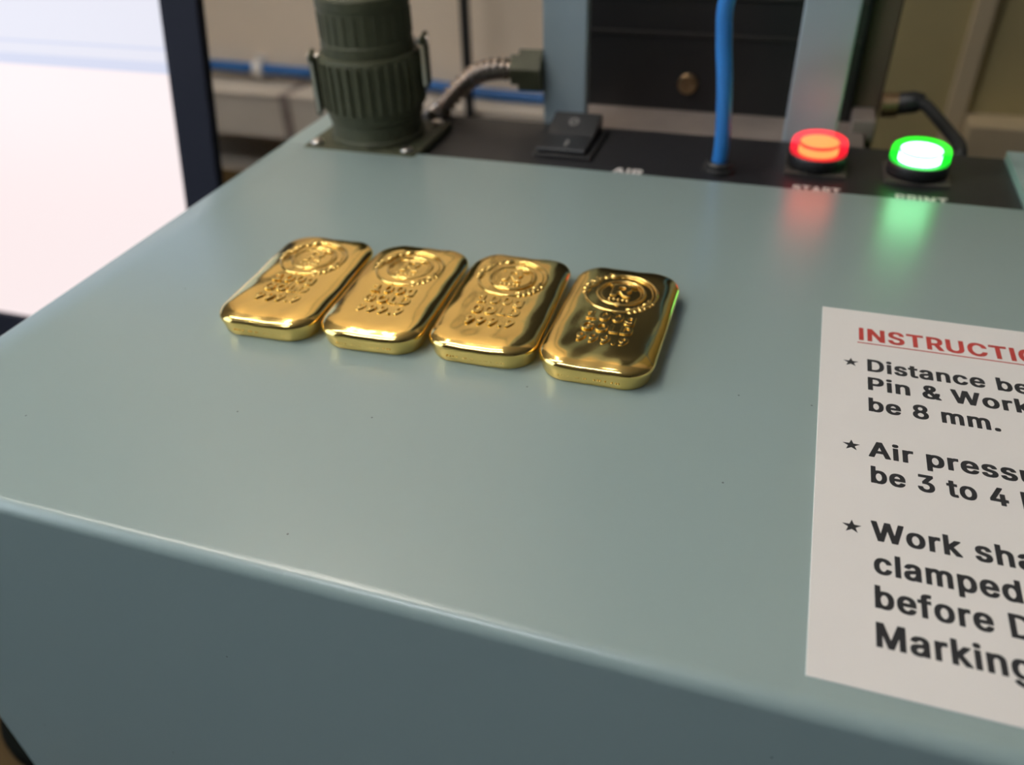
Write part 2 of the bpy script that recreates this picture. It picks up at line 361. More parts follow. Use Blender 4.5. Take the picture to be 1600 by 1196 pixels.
# outlines of the sans-serif letters used on the sheet, the panel and the bars (1000 units per em)
GLYPHS = {
    '&': (494, ['439 231 435 236 424 240 332 240 322 236 318 231 314 196 262 259 260 262 262 264 284 280 322 317 345 352 355 395 355 418 352 438 344 459 330 482 313 498 289 514 261 524 238 529 162 529 121 518 93 504 70 481 62 469 51 448 45 425 45 373 47 361 57 334 91 283 94 277 50 240 15 195 6 171 4 158 3 116 5 100 13 72 24 51 36 35 55 18 81 0 101 -9 153 -22 235 -22 278 -13 322 4 337 -12 348 -16 454 -16 465 -12 469 -6 468 11 404 88 430 143 437 178', '250 90 224 72 206 66 188 64 168 71 155 80 142 92 134 107 129 125 129 136 136 157 138 162 167 190', '230 410 224 383 210 366 191 350 177 370 173 384 170 400 175 420 194 439 206 441 211 438 224 426']),
    '.': (234, ['170 64 164 77 149 92 130 100 116 103 74 103 61 100 42 92 28 77 21 65 19 58 19 24 21 18 28 5 42 -10 61 -18 68 -20 122 -20 130 -18 149 -10 164 5 169 16 172 30']),
    '0': (499, ['417 397 401 434 388 458 376 473 351 496 329 511 301 523 273 530 250 532 182 530 144 520 124 511 102 496 66 458 52 434 36 397 22 339 17 280 18 204 22 169 36 112 50 76 78 34 105 10 124 -2 152 -14 180 -21 204 -23 272 -21 309 -11 351 12 376 35 388 51 402 74 417 111 431 169 436 228 435 306 431 339', '299 358 306 329 311 290 312 228 306 180 299 151 292 130 274 99 250 76 236 70 226 67 210 73 194 84 182 96 167 119 154 151 147 180 141 228 141 280 147 329 153 354 161 377 182 413 203 432 217 439 226 442 245 435 259 426 274 411 292 379']),
    '1': (499, ['307 516 303 522 292 525 180 525 173 523 56 436 55 352 62 344 70 342 104 342 111 344 181 393 181 72 60 71 50 68 45 62 45 0 46 -10 60 -16 229 -16 239 -12 243 -7 244 39 245 -7 249 -12 259 -16 408 -16 421 -9 422 62 418 68 408 71 307 72']),
    '3': (499, ['403 516 399 522 388 525 54 525 40 519 39 446 46 438 54 436 238 436 127 309 126 241 130 236 140 232 192 232 230 227 248 221 262 212 286 187 295 165 297 138 293 120 284 102 264 82 252 76 218 69 188 74 163 90 154 99 145 117 140 138 136 144 126 148 28 148 17 144 13 138 15 102 25 74 40 46 63 24 86 6 130 -13 154 -19 190 -23 246 -23 289 -17 332 -3 352 8 373 24 400 55 412 78 423 114 423 174 412 213 390 247 372 266 358 276 318 296 274 306 402 450']),
    '4': (499, ['342 516 338 522 328 525 230 525 223 523 216 518 9 166 9 98 13 92 24 89 250 89 251 -7 255 -12 266 -16 360 -16 370 -12 374 -6 374 56 375 89 430 89 442 95 444 170 440 176 430 179 374 180 374 324 369 331 360 334 266 334 255 330 251 324 251 180 153 180 340 497 342 502']),
    '8': (499, ['408 425 390 461 365 490 351 500 327 514 283 528 248 532 204 532 170 528 142 521 125 514 85 488 60 461 45 428 39 392 39 368 44 337 53 314 72 287 95 268 73 254 56 237 42 218 27 186 22 162 21 118 25 91 32 71 52 41 73 20 89 8 134 -12 182 -22 254 -23 294 -18 340 -4 381 22 408 51 418 68 427 91 432 124 432 150 429 171 423 192 414 211 402 231 379 254 357 268 370 276 388 297 401 318 408 337 413 368 413 392', '301 161 305 145 305 134 297 108 292 100 277 84 250 70 226 66 202 70 190 75 162 96 150 122 147 145 153 167 160 180 183 202 213 216 226 218 239 216 269 202 292 180', '283 399 287 382 287 370 282 351 270 330 248 314 228 310 204 314 194 320 180 333 170 351 165 369 165 382 170 402 180 417 193 430 200 434 226 440 252 434 270 420']),
    '9': (499, ['415 402 398 445 376 474 356 494 337 507 314 518 269 530 204 532 183 530 146 521 127 513 97 496 66 465 44 425 38 406 33 370 33 334 37 298 43 279 53 259 72 231 110 201 132 191 161 182 214 179 214 176 100 11 99 -6 103 -12 114 -16 216 -16 226 -13 232 -8 344 157 405 264 416 300 420 332 419 380', '293 374 296 342 286 309 272 286 253 270 242 265 228 261 220 262 193 276 176 293 168 304 160 329 157 344 157 360 169 399 176 410 193 428 218 441 232 442 260 428 276 410']),
    'A': (526, ['494 8 308 515 303 522 292 525 184 525 177 523 170 518 78 265 -15 8 -15 -7 -11 -12 0 -16 102 -16 112 -12 117 -6 161 121 164 126 316 126 363 -6 371 -14 378 -16 480 -16 493 -9', '284 216 194 216 228 311 239 345']),
    'C': (556, ['499 379 478 428 460 453 430 484 402 502 365 518 324 526 286 532 226 531 195 526 154 513 122 496 98 478 72 452 53 426 27 373 17 338 11 302 9 270 11 206 17 170 27 135 41 103 72 56 98 30 122 12 154 -4 195 -17 242 -23 292 -23 329 -19 380 -4 408 11 439 32 458 51 481 86 489 101 501 137 504 152 502 170 490 176 392 176 384 174 376 166 358 123 329 94 286 74 258 71 230 79 196 100 182 114 168 132 151 165 140 201 135 240 135 268 140 307 155 354 178 390 196 408 210 418 230 430 245 435 264 438 292 434 329 416 358 386 378 339 391 332 490 332 497 334 504 342 504 356']),
    'D': (548, ['479 363 456 414 448 429 434 446 405 474 380 491 350 506 303 519 250 525 44 525 34 522 29 516 29 132 29 -6 36 -14 44 -16 244 -16 276 -14 310 -8 341 1 378 18 415 46 446 81 466 115 479 147 487 178 493 238 491 304 486 338', '358 326 364 300 368 260 367 232 363 205 356 177 344 149 328 124 311 108 291 94 255 79 228 74 157 73 156 172 157 436 208 436 240 433 272 425 293 415 308 404 338 372 349 351']),
    'G': (566, ['499 383 488 411 458 457 417 492 381 512 337 526 292 532 224 531 178 522 142 508 121 496 97 478 70 452 52 426 37 399 16 338 10 290 9 238 15 176 23 147 40 104 56 77 66 63 97 30 122 12 153 -4 187 -15 216 -21 244 -23 318 -21 365 -10 404 6 440 32 466 58 481 81 494 107 505 150 509 186 509 262 502 270 494 272 266 272 259 270 252 262 252 192 256 186 266 183 382 182 379 167 366 133 356 116 341 100 319 84 303 77 274 70 258 71 230 79 210 90 178 118 168 133 155 155 146 179 140 201 135 240 135 268 140 307 155 354 178 392 201 412 229 430 262 438 292 433 327 415 356 384 378 340 391 333 490 333 498 335 505 342 505 358']),
    'I': (221, ['151 516 147 522 136 525 38 525 29 522 24 516 24 -7 28 -12 38 -16 136 -16 146 -13 151 -7']),
    'L': (439, ['392 64 388 70 378 73 156 74 156 516 152 522 142 525 44 525 34 522 29 516 29 444 30 -10 44 -16 378 -16 388 -12 392 -7']),
    'M': (674, ['599 516 595 522 584 525 460 525 452 523 446 518 314 177 182 518 178 522 168 525 44 525 30 519 29 -7 33 -12 44 -16 138 -16 146 -14 153 -7 153 28 154 247 254 -6 259 -12 270 -16 358 -16 366 -14 372 -9 472 246 473 -7 477 -12 488 -16 584 -16 598 -10']),
    'N': (569, ['494 516 490 522 480 525 382 525 373 522 368 516 368 202 163 522 152 525 44 525 30 519 29 -6 33 -12 44 -16 142 -16 151 -13 156 -7 156 305 360 -12 370 -16 480 -16 492 -10']),
    'O': (579, ['509 367 496 399 481 426 458 457 437 478 412 496 380 513 339 526 292 532 216 530 187 524 154 513 122 496 97 478 76 457 53 426 27 373 16 333 11 302 9 270 11 206 17 170 25 142 41 103 56 77 76 51 97 30 119 14 154 -4 195 -17 242 -23 318 -21 347 -15 380 -4 415 14 437 30 458 51 478 77 493 103 507 135 518 176 524 238 522 304 517 338', '388 330 395 302 399 260 398 228 393 197 381 161 366 132 356 118 337 100 323 90 303 79 272 70 245 74 222 83 197 100 170 128 155 154 146 178 140 201 135 240 136 280 141 311 155 354 168 376 178 391 210 420 230 430 262 438 288 435 311 426 337 410 356 391 377 357']),
    'P': (491, ['435 400 420 440 402 466 378 488 334 512 303 520 258 525 44 525 33 522 29 516 29 104 29 -6 33 -12 44 -16 142 -16 152 -12 156 -6 156 169 266 170 303 174 342 186 378 206 402 229 412 243 422 259 435 295 440 336 440 360', '311 369 313 356 311 326 297 292 271 270 256 263 222 258 157 258 156 322 157 436 236 435 250 433 270 426 296 404 303 392']),
    'R': (495, ['436 404 430 423 419 445 410 461 390 482 356 504 309 520 260 525 44 525 30 519 29 -7 33 -12 44 -16 142 -16 149 -14 156 -6 156 44 156 181 219 182 326 -12 336 -16 444 -16 458 -10 459 8 354 201 379 216 404 237 420 261 430 282 437 305 440 334 440 370', '309 382 313 360 313 344 307 317 296 299 283 286 271 280 236 272 157 271 156 320 157 436 236 435 271 427 292 411 304 395']),
    'S': (493, ['427 417 419 439 406 460 379 488 339 513 294 527 250 532 204 532 161 527 115 513 74 488 46 459 33 437 22 402 21 360 23 339 29 318 42 296 63 272 105 245 158 225 224 207 270 191 304 166 314 144 314 134 306 112 290 92 259 73 234 67 188 74 168 84 146 108 140 121 134 147 120 153 22 153 12 150 7 144 7 126 13 97 22 71 34 49 63 18 81 6 105 -6 134 -16 194 -25 272 -24 297 -20 330 -11 370 8 379 14 404 37 416 53 428 75 435 94 439 122 438 166 434 187 424 209 385 252 337 278 240 306 195 322 154 351 147 370 147 380 153 399 171 422 192 434 224 442 258 434 285 416 296 402 303 388 306 371 313 364 320 362 418 362 427 365 432 371 432 390']),
    'T': (495, ['448 516 444 522 434 525 16 525 2 519 1 446 6 439 16 436 162 435 162 154 164 -10 176 -16 274 -16 286 -10 288 435 434 436 443 439 448 446']),
    'U': (563, ['488 516 484 522 474 525 376 525 367 522 362 516 361 166 353 136 338 108 319 90 305 82 276 71 256 69 234 73 214 81 199 90 186 102 176 114 164 136 159 151 155 178 154 519 140 525 44 525 33 522 29 516 29 440 29 160 35 116 42 95 56 69 68 49 91 26 127 2 152 -9 210 -23 308 -23 334 -18 370 -7 390 2 426 26 448 49 462 69 475 95 483 119 488 154']),
    'W': (732, ['701 516 697 522 686 525 586 525 574 519 492 206 412 514 404 523 396 525 290 525 276 519 194 206 114 514 109 522 98 525 0 525 -14 518 -15 500 23 362 122 -2 128 -12 138 -16 246 -16 260 -10 343 291 426 -10 438 -16 547 -16 557 -12 563 -2 701 500']),
    'a': (435, ['361 311 344 344 325 364 309 375 257 395 214 400 174 400 119 392 98 386 77 377 63 368 51 358 30 337 18 318 10 299 10 284 14 278 81 258 117 258 127 262 146 289 172 306 198 311 215 308 236 287 244 256 240 249 217 243 108 227 55 208 39 200 16 175 3 147 -1 122 -1 92 3 68 9 50 16 37 26 24 40 10 53 -1 79 -13 107 -21 134 -25 180 -25 229 -16 246 -9 260 -16 354 -16 361 -14 368 -6 368 268', '245 158 244 133 238 112 228 94 213 80 191 67 175 63 154 67 138 78 131 86 124 108 128 122 132 128 160 145 198 153']),
    'b': (470, ['411 275 398 307 374 344 341 374 317 386 289 395 256 400 194 400 168 395 146 387 145 516 141 522 130 525 36 525 26 522 22 516 22 220 22 -6 26 -12 36 -16 128 -16 138 -13 143 -8 165 -17 192 -23 270 -23 317 -10 349 10 376 34 402 78 416 124 421 168 420 228', '290 238 297 190 290 140 280 113 270 97 259 84 241 70 220 64 201 70 188 78 170 95 159 116 151 139 144 176 144 204 150 236 162 268 170 282 187 298 201 307 220 313 240 306 254 298 270 281 281 262']),
    'c': (442, ['393 285 370 331 332 369 278 393 228 400 178 400 144 395 112 385 74 362 52 341 38 323 15 276 8 247 3 200 3 174 8 129 14 103 23 81 38 53 52 35 69 18 90 3 114 -9 144 -19 178 -24 228 -24 282 -16 335 10 370 44 394 94 393 111 385 117 323 133 287 133 274 126 262 98 243 78 220 67 209 65 195 66 185 70 171 80 154 98 143 116 134 141 127 188 130 217 139 250 148 268 171 296 185 306 202 312 219 310 242 298 260 280 272 253 277 249 286 246 322 246 384 262 393 270']),
    'd': (470, ['403 516 399 522 388 525 294 525 282 519 280 386 263 393 232 400 154 399 108 386 85 374 48 340 23 299 8 254 4 228 3 168 7 129 17 94 27 70 49 35 70 14 101 -7 154 -23 232 -23 260 -17 282 -7 287 -13 296 -16 388 -16 402 -10', '274 240 281 190 275 143 263 110 254 95 237 78 223 70 205 64 185 70 171 80 154 97 145 111 135 138 130 158 127 188 133 234 145 266 158 286 171 298 184 306 204 313 224 307 243 294 254 282 265 264']),
    'e': (450, ['394 272 382 305 370 326 360 341 326 370 291 388 224 400 162 399 112 385 73 362 52 340 38 322 23 296 16 278 8 251 4 224 4 150 14 103 23 81 38 53 52 35 69 18 90 3 115 -9 146 -19 166 -23 206 -24 238 -24 268 -21 308 -10 336 4 370 34 382 52 396 83 396 98 387 106 325 121 289 121 280 118 274 113 256 84 236 72 226 67 208 64 201 65 177 74 148 101 137 124 130 152 388 153 395 155 402 162 402 212 399 250', '271 250 274 238 272 237 132 237 139 260 150 278 167 296 186 308 205 313 211 312 237 300 252 285 266 263']),
    'f': (300, ['274 528 265 536 241 543 210 546 168 546 110 533 85 518 66 497 57 480 51 458 50 396 -10 395 -20 392 -25 386 -24 317 -10 311 50 310 50 -6 52 -11 64 -16 158 -16 168 -13 173 -7 173 310 244 311 255 314 259 320 258 389 244 395 174 395 173 424 179 442 191 454 196 456 210 452 244 452 256 458 274 512']),
    'g': (471, ['403 386 399 392 388 395 296 395 286 392 282 385 261 394 234 400 168 400 145 397 108 386 84 374 50 343 36 325 23 299 11 266 4 230 4 154 8 127 18 96 25 80 48 46 67 26 97 8 127 -4 153 -10 230 -11 256 -6 280 2 279 -21 274 -36 266 -51 253 -64 240 -72 223 -78 212 -79 196 -76 177 -72 151 -54 128 -28 118 -25 84 -25 76 -27 28 -54 20 -62 22 -80 50 -117 59 -126 109 -154 149 -164 180 -167 250 -166 270 -163 316 -150 352 -130 380 -101 392 -79 399 -58 403 -28', '274 241 281 206 281 178 276 152 263 117 254 104 238 88 224 81 204 76 185 81 171 90 154 105 143 124 134 147 129 168 127 192 132 231 145 267 171 298 185 307 205 313 224 307 243 294 254 282 269 256']),
    'h': (456, ['380 309 370 333 356 354 337 372 302 391 266 399 200 400 177 397 146 387 145 516 140 522 130 525 36 525 24 519 22 -7 26 -12 36 -16 130 -16 141 -12 145 -6 145 236 148 250 156 273 176 298 202 310 212 312 234 302 246 291 254 279 264 249 266 -9 280 -16 374 -16 386 -10 388 258 385 289']),
    'i': (213, ['145 386 141 392 130 395 36 395 27 392 22 386 22 -7 26 -12 36 -16 130 -16 140 -13 145 -7', '157 499 148 517 139 526 125 535 104 540 56 539 38 533 18 517 13 507 10 494 11 468 18 450 37 434 64 427 111 428 134 436 148 450 157 467']),
    'k': (427, ['391 386 387 392 376 395 268 395 260 393 146 278 144 518 130 525 36 525 24 519 22 -6 26 -12 36 -16 82 -16 130 -16 140 -13 145 -7 145 130 150 136 268 -13 278 -16 388 -16 402 -10 402 11 240 215 390 368']),
    'l': (206, ['142 516 138 522 128 525 32 525 23 522 18 516 18 -7 22 -12 32 -16 128 -16 137 -13 142 -7']),
    'm': (656, ['584 305 570 339 562 353 544 372 518 388 481 400 418 402 367 392 353 388 322 365 300 385 282 394 258 401 200 402 157 393 142 387 138 392 128 395 36 395 27 392 22 386 22 -6 26 -12 36 -16 130 -16 144 -9 145 246 156 279 174 300 195 309 204 311 211 309 232 292 242 268 243 -6 247 -12 258 -16 352 -16 361 -13 366 -7 366 240 376 282 401 306 416 313 433 308 444 302 458 283 463 266 465 250 466 -9 480 -16 574 -16 584 -12 588 -6 588 272']),
    'n': (456, ['380 309 373 327 362 347 337 372 312 387 283 396 252 400 200 400 177 397 144 386 138 392 128 395 36 395 26 392 22 386 22 -7 26 -12 36 -16 130 -16 141 -12 145 -6 145 98 145 236 153 266 164 284 176 298 202 310 212 312 221 309 241 296 252 282 264 248 266 -9 280 -16 374 -16 384 -12 388 -6 388 258 385 289']),
    'o': (461, ['402 270 388 303 376 323 362 342 327 372 303 385 271 395 236 400 164 399 112 385 78 364 52 341 35 317 15 276 8 247 3 200 5 150 14 106 27 73 52 35 69 18 89 4 114 -9 144 -19 178 -24 252 -23 301 -9 327 4 362 34 380 59 400 100 408 129 412 166 411 226', '281 235 288 187 285 158 279 134 270 112 258 94 250 84 231 70 220 66 205 64 185 70 171 80 145 112 134 142 127 188 134 235 144 262 154 278 171 296 184 306 209 313 230 306 244 296 264 275 271 262']),
    'p': (470, ['411 275 398 307 374 344 341 374 317 386 296 393 256 400 194 400 168 395 144 386 138 392 128 395 36 395 26 392 22 386 22 -50 22 -150 26 -156 36 -159 131 -159 141 -156 145 -150 146 -9 165 -17 192 -23 270 -23 317 -10 341 4 359 18 376 34 398 70 408 94 416 124 420 150 421 210 417 249', '290 238 297 190 290 140 280 113 270 97 259 84 241 70 220 64 201 70 188 78 170 95 159 116 151 139 144 176 144 204 150 236 162 268 170 282 187 298 201 307 220 313 240 306 254 298 270 281 281 262']),
    'r': (305, ['274 391 270 396 260 400 188 401 173 399 142 389 128 395 36 395 24 389 22 -2 22 -7 26 -12 36 -16 130 -16 144 -10 145 242 147 251 160 281 175 296 186 302 204 308 260 306 272 312']),
    's': (411, ['355 298 328 350 313 366 294 379 257 394 226 400 148 400 109 392 72 376 59 366 36 343 19 310 16 288 17 246 22 229 31 212 59 184 90 167 130 154 191 140 214 132 232 117 235 110 236 99 226 83 218 76 202 67 181 62 150 74 136 88 127 110 120 120 110 123 76 123 10 107 5 101 6 84 15 53 32 27 48 12 87 -11 109 -18 156 -24 234 -22 280 -10 304 2 318 12 342 36 353 55 360 77 362 92 361 134 347 168 320 196 298 209 259 222 197 237 152 256 142 269 141 281 144 290 157 304 170 311 188 315 200 312 214 304 228 289 237 269 242 264 252 261 286 261 350 277 355 283']),
    't': (273, ['235 386 231 392 220 395 157 396 157 478 153 484 142 487 48 487 39 484 34 478 34 396 -10 395 -24 388 -24 317 -10 311 34 310 34 82 38 55 45 35 56 17 79 -2 103 -13 140 -20 196 -20 228 -15 243 -7 244 11 232 64 218 70 169 69 159 84 157 102 157 310 220 311 231 314 235 320']),
    'u': (456, ['388 386 384 392 374 395 280 395 266 388 265 154 262 129 258 117 246 95 223 76 204 68 189 70 164 88 150 113 146 130 144 389 130 395 36 395 26 392 22 386 22 304 22 122 25 91 32 65 40 47 48 33 73 8 105 -10 127 -17 156 -21 222 -20 244 -15 266 -6 271 -12 282 -16 374 -16 384 -12 388 -6']),
    'w': (613, ['576 386 572 392 562 395 464 395 450 389 398 204 346 389 332 395 236 395 228 393 222 389 219 381 170 202 116 389 104 395 6 395 -1 393 -8 386 -8 370 36 225 104 1 112 -13 122 -16 216 -16 228 -10 284 180 338 -10 352 -16 446 -16 453 -14 458 -10 464 4 569 347 576 370']),
    ' ': (234, []),
}
CAP = 0.541
def text_me(body, size, width=None, extrude=0.05, bold=0.0, bevel=0.0, align='LEFT', spacing=0.0, ref=None):
    """lettering as one mesh: cap height = size (mm), total width (mm), bold = outline growth per side (em)"""
    cu = bpy.data.curves.new('lettering', 'CURVE')
    cu.dimensions = '2D'
    cu.fill_mode = 'BOTH'
    cu.extrude = 0.001
    cu.offset = bold
    cu.bevel_depth = bevel
    cu.bevel_resolution = 2
    x = 0.0
    px = []
    for ci, ch in enumerate(body):
        adv, loops = GLYPHS[ch]
        for lp in loops:
            v = [float(q) for q in lp.split()]
            n = len(v)//2
            sp = cu.splines.new('POLY')
            sp.points.add(n-1)
            for i in range(n):
                sp.points[i].co = (x + v[2*i]/1000, v[2*i+1]/1000, 0, 1)
                if ref and ci < ref: px.append(x + v[2*i]/1000)
            sp.use_cyclic_u = True
        x += adv/1000 + spacing
    ob = bpy.data.objects.new('lettering_source', cu)
    col.objects.link(ob)
    dg = bpy.context.evaluated_depsgraph_get()
    me = bpy.data.meshes.new_from_object(ob.evaluated_get(dg))
    bpy.data.objects.remove(ob, do_unlink=True)
    bpy.data.curves.remove(cu)
    xs = [v.co.x for v in me.vertices]; zs = [v.co.z for v in me.vertices]
    grow = bold + bevel + 0.016
    k = size / (CAP + 2*(bold + bevel))
    x0, x1 = min(xs), max(xs)
    kx = (width / ((max(px) - min(px)) if ref else (x1 - x0))) if width else k
    zc0, zc1 = min(zs), max(zs)
    ox = x0 if align == 'LEFT' else (x0 + x1) / 2
    for v in me.vertices:
        v.co.x = (v.co.x - ox) * kx * MM
        v.co.y = (v.co.y + grow) * k * MM
        v.co.z = (v.co.z - zc0) / max(1e-9, zc1 - zc0) * extrude * MM
    return me

def copy_tree(o, parent=None):
    c = o.copy(); col.objects.link(c); c.parent = parent
    for ch in list(o.children):
        copy_tree(ch, c)
    return c

# ------------------------------------------------------------------ the room
def struct(o):
    o['kind'] = 'structure'
    return o
RX0, RX1, RY0, RY1, RZ0, RZ1 = -1050, 1700, -2600, 850, -1000, 1560
struct(box('floor', RX0, RX1, RY0, RY1, RZ0-50, RZ0, M['floor']))['label'] = 'grey floor of the workroom'
struct(box('ceiling', RX0, RX1, RY0, RY1, RZ1, RZ1+50, M['ceiling']))['label'] = 'white ceiling of the workroom'
struct(box('wall_back', RX0, RX1, RY1, RY1+60, RZ0, RZ1, M['wall']))['label'] = 'beige wall behind the bench'
struct(box('wall_front', RX0, RX1, RY0-60, RY0, RZ0, RZ1, M['wall_room']))['label'] = 'grey wall across the room'
WY0, WY1, WZ0, WZ1 = -900, 20, -90, 930            # opening for an unseen window added to light the box front
wl = bmesh.new()
for (y0, y1, z0, z1) in ((RY0, WY0, RZ0, RZ1), (WY1, RY1, RZ0, RZ1), (WY0, WY1, RZ0, WZ0), (WY0, WY1, WZ1, RZ1)):
    box_bm((RX0-80)*MM, RX0*MM, y0*MM, y1*MM, z0*MM, z1*MM, bm=wl)
struct(link('wall_left', from_bm(wl), M['wall_room']))['label'] = 'grey side wall with an added window beyond the monitor'
win = bpy.data.objects.new('added_window_1', None); col.objects.link(win); struct(win)['label'] = 'white framed window added in the side wall to light the box front'
for (y0, y1, z0, z1) in ((WY0, WY0+45, WZ0, WZ1), (WY1-45, WY1, WZ0, WZ1), (WY0+45, WY1-45, WZ0, WZ0+45), (WY0+45, WY1-45, WZ1-45, WZ1), (-460, -420, WZ0+45, WZ1-45)):
    box('added_window_frame', RX0-60, RX0-15, y0, y1, z0, z1, M['white_plastic'], win, 3)
box('pane', RX0-40, RX0-36, WY0+45, -460, WZ0+45, WZ1-45, M['pane'], win)
box('pane', RX0-40, RX0-36, -420, WY1-45, WZ0+45, WZ1-45, M['pane'], win)
box('added_window_sill', RX0-15, RX0+90, WY0-30, WY1+30, WZ0-28, WZ0-2, M['white_plastic'], win, 3)
struct(box('wall_right', RX1, RX1+60, RY0, RY1, RZ0, RZ1, M['wall_room']))['label'] = 'grey side wall beyond the machine'

# tube lights: housing, two end caps and a glowing tube; hung on two cords when below the ceiling
def tube_light(name, length, x, y, z, rotz, label, mt):
    t = thing(name, label, 'light', (x*MM, y*MM, z*MM), rotz)
    h = length/2
    box('housing', -h-20, h+20, -45, 45, 30, 75, M['housing'], t, 6)
    n = 20
    me = tube_me([(-h + length*i/n, 0, 0) for i in range(n+1)], 19, 16)
    link('tube', me, mt, t, smooth=True)
    for q in (-h-12, h+12):
        box('end_cap', q-14, q+14, -22, 22, -22, 31, M['housing'], t, 4)
    top = RZ1 - z
    if top > 90:
        for q in (-h*0.7, h*0.7):
            link('suspension_cord', tube_me([(q, 0, 74), (q, 0, top-0.5)], 2.0, 8), M['housing'], t)
    return t
tube_light('hanging_bench_light', 620, -530, 50, 760, 0.0, 'fluorescent light hung on cords above the control box', M['tube_bench'])
tube_light('ceiling_light', 640, -760, 440, RZ1-75, math.pi/2, 'added fluorescent ceiling light brightening the wall on the monitor side', M['tube_wall_fill'])  # unseen lamp, added to lift the beige wall
tube_light('ceiling_light', 700, -600, -850, RZ1-75, 0.0, 'cool fluorescent ceiling light over the open floor', M['tube_room'])

# bench table
t = thing('table', 'brown wooden table carrying the grey control box', 'table', (0, 0, 0))
box('table_top', -1030, 620, 40, 795, -282, -250, M['wood'], t, 3)
for lx in (-980, 570):
    for ly in (90, 745):
        box('leg', lx-25, lx+25, ly-25, ly+25, -1000, -282, M['wood'], t, 3)
box('apron', -955, 545, 80, 100, -360, -282, M['wood'], t, 2)
box('apron', -955, 545, 735, 755, -360, -282, M['wood'], t, 2)

# ------------------------------------------------------------------ control box
BX0, BX1, BY0, BY1 = -197.3, 112.0, 83.0, 343.0
PX0, PX1, PY0 = -187.0, 80.5, 289.6           # recess holding the black panel
ctl = thing('control_box', 'pale blue-grey painted steel control box holding the gold bars', 'control box', (0, 0, 0))

def casing_me():
    """Folded sheet casing: rounded front edge, recess for the panel at the rear, open at the back."""
    R = 3.2
    prof = [(BY0, -244.0)]
    for k in range(11):
        a = math.pi/2 * k/10
        prof.append((BY0 + R - R*math.cos(a), -R + R*math.sin(a)))
    prof += [(PY0 - 1.0, 0.0), (PY0 - 0.3, -0.25), (PY0, -1.0), (PY0, -3.4)]
    xs = [BX0, BX0+0.25, BX0+0.8, PX0, PX1, BX1-0.8, BX1-0.25, BX1]
    dz = [-0.9, -0.25, 0, 0, 0, 0, -0.25, -0.9]
    verts, faces = [], []
    n = len(prof)
    for x, d in zip(xs, dz):
        for (y, z) in prof:
            verts.append((x, y, z + d if z > -50 else z))
    for i in range(len(xs)-1):
        for j in range(n-1):
            faces.append((i*n+j, (i+1)*n+j, (i+1)*n+j+1, i*n+j+1))
    def add(vs):
        b = len(verts); verts.extend(vs); return b
    # side rims beside the panel
    for (xa, xb) in ((BX0, PX0), (PX1, BX1)):
        b = add([(xa, PY0-1.0, -0.02), (xb, PY0-1.0, -0.02), (xb, BY1, -0.02), (xa, BY1, -0.02)])
        faces.append((b, b+1, b+2, b+3))
    b = add([(PX0, PY0-1, -0.02), (PX0, BY1, -0.02), (PX0, BY1, -5), (PX0, PY0-1, -5)]); faces.append((b, b+3, b+2, b+1))
    b = add([(PX1, PY0-1, -0.02), (PX1, BY1, -0.02), (PX1, BY1, -5), (PX1, PY0-1, -5)]); faces.append((b, b+1, b+2, b+3))
    # sides, back, bottom
    b = add([(BX0, BY0+4, -0.9), (BX0, BY1, -0.02), (BX0, BY1, -244), (BX0, BY0, -244), (BX0, BY0, -3.2)]); faces.append((b, b+1, b+2, b+3, b+4))
    b = add([(BX1, BY0+4, -0.9), (BX1, BY1, -0.02), (BX1, BY1, -244), (BX1, BY0, -244), (BX1, BY0, -3.2)]); faces.append((b+4, b+3, b+2, b+1, b))
    b = add([(BX0, BY1, -5), (BX1, BY1, -5), (BX1, BY1, -244), (BX0, BY1, -244)]); faces.append((b, b+1, b+2, b+3))
    b = add([(BX0, BY0, -244), (BX1, BY0, -244), (BX1, BY1, -244), (BX0, BY1, -244)]); faces.append((b, b+3, b+2, b+1))
    me = bpy.data.meshes.new('casing')
    me.from_pydata([(x*MM, y*MM, z*MM) for x, y, z in verts], [], faces)
    nq = (len(xs)-1)*(n-1)
    for p in me.polygons:
        p.use_smooth = p.index < nq
    return me
me = casing_me()
body = link('casing', me, M['paint'], ctl)
for x in (BX0+25, BX1-25):
    for y in (BY0+25, BY1-25):
        link('rubber_foot', lathe_me([(10, -250), (11, -249), (11, -244)], 24), M['black_rubber'], ctl, (x*MM, y*MM, 0), smooth=False)
pan = box('control_panel', PX0+0.2, PX1-0.2, PY0-6, BY1, -6, -3, M['black_panel'], ctl, 0.3)
pan['label'] = 'black control panel strip set into the rear of the box'

def panel_text(name, body_, x0, x1, y, h):
    o = link(name, text_me(body_, h, x1-x0, 0.12), M['panel_print'], pan, (x0*MM, y*MM, -3.0*MM))
    return o
panel_text('air_lettering', 'AIR', -60.5, -49.0, 295.2, 5.0)
panel_text('start_lettering', 'START', 5.5, 22.0, 294.6, 4.8)
panel_text('print_lettering', 'PRINT', 40.2, 57.0, 294.6, 4.8)

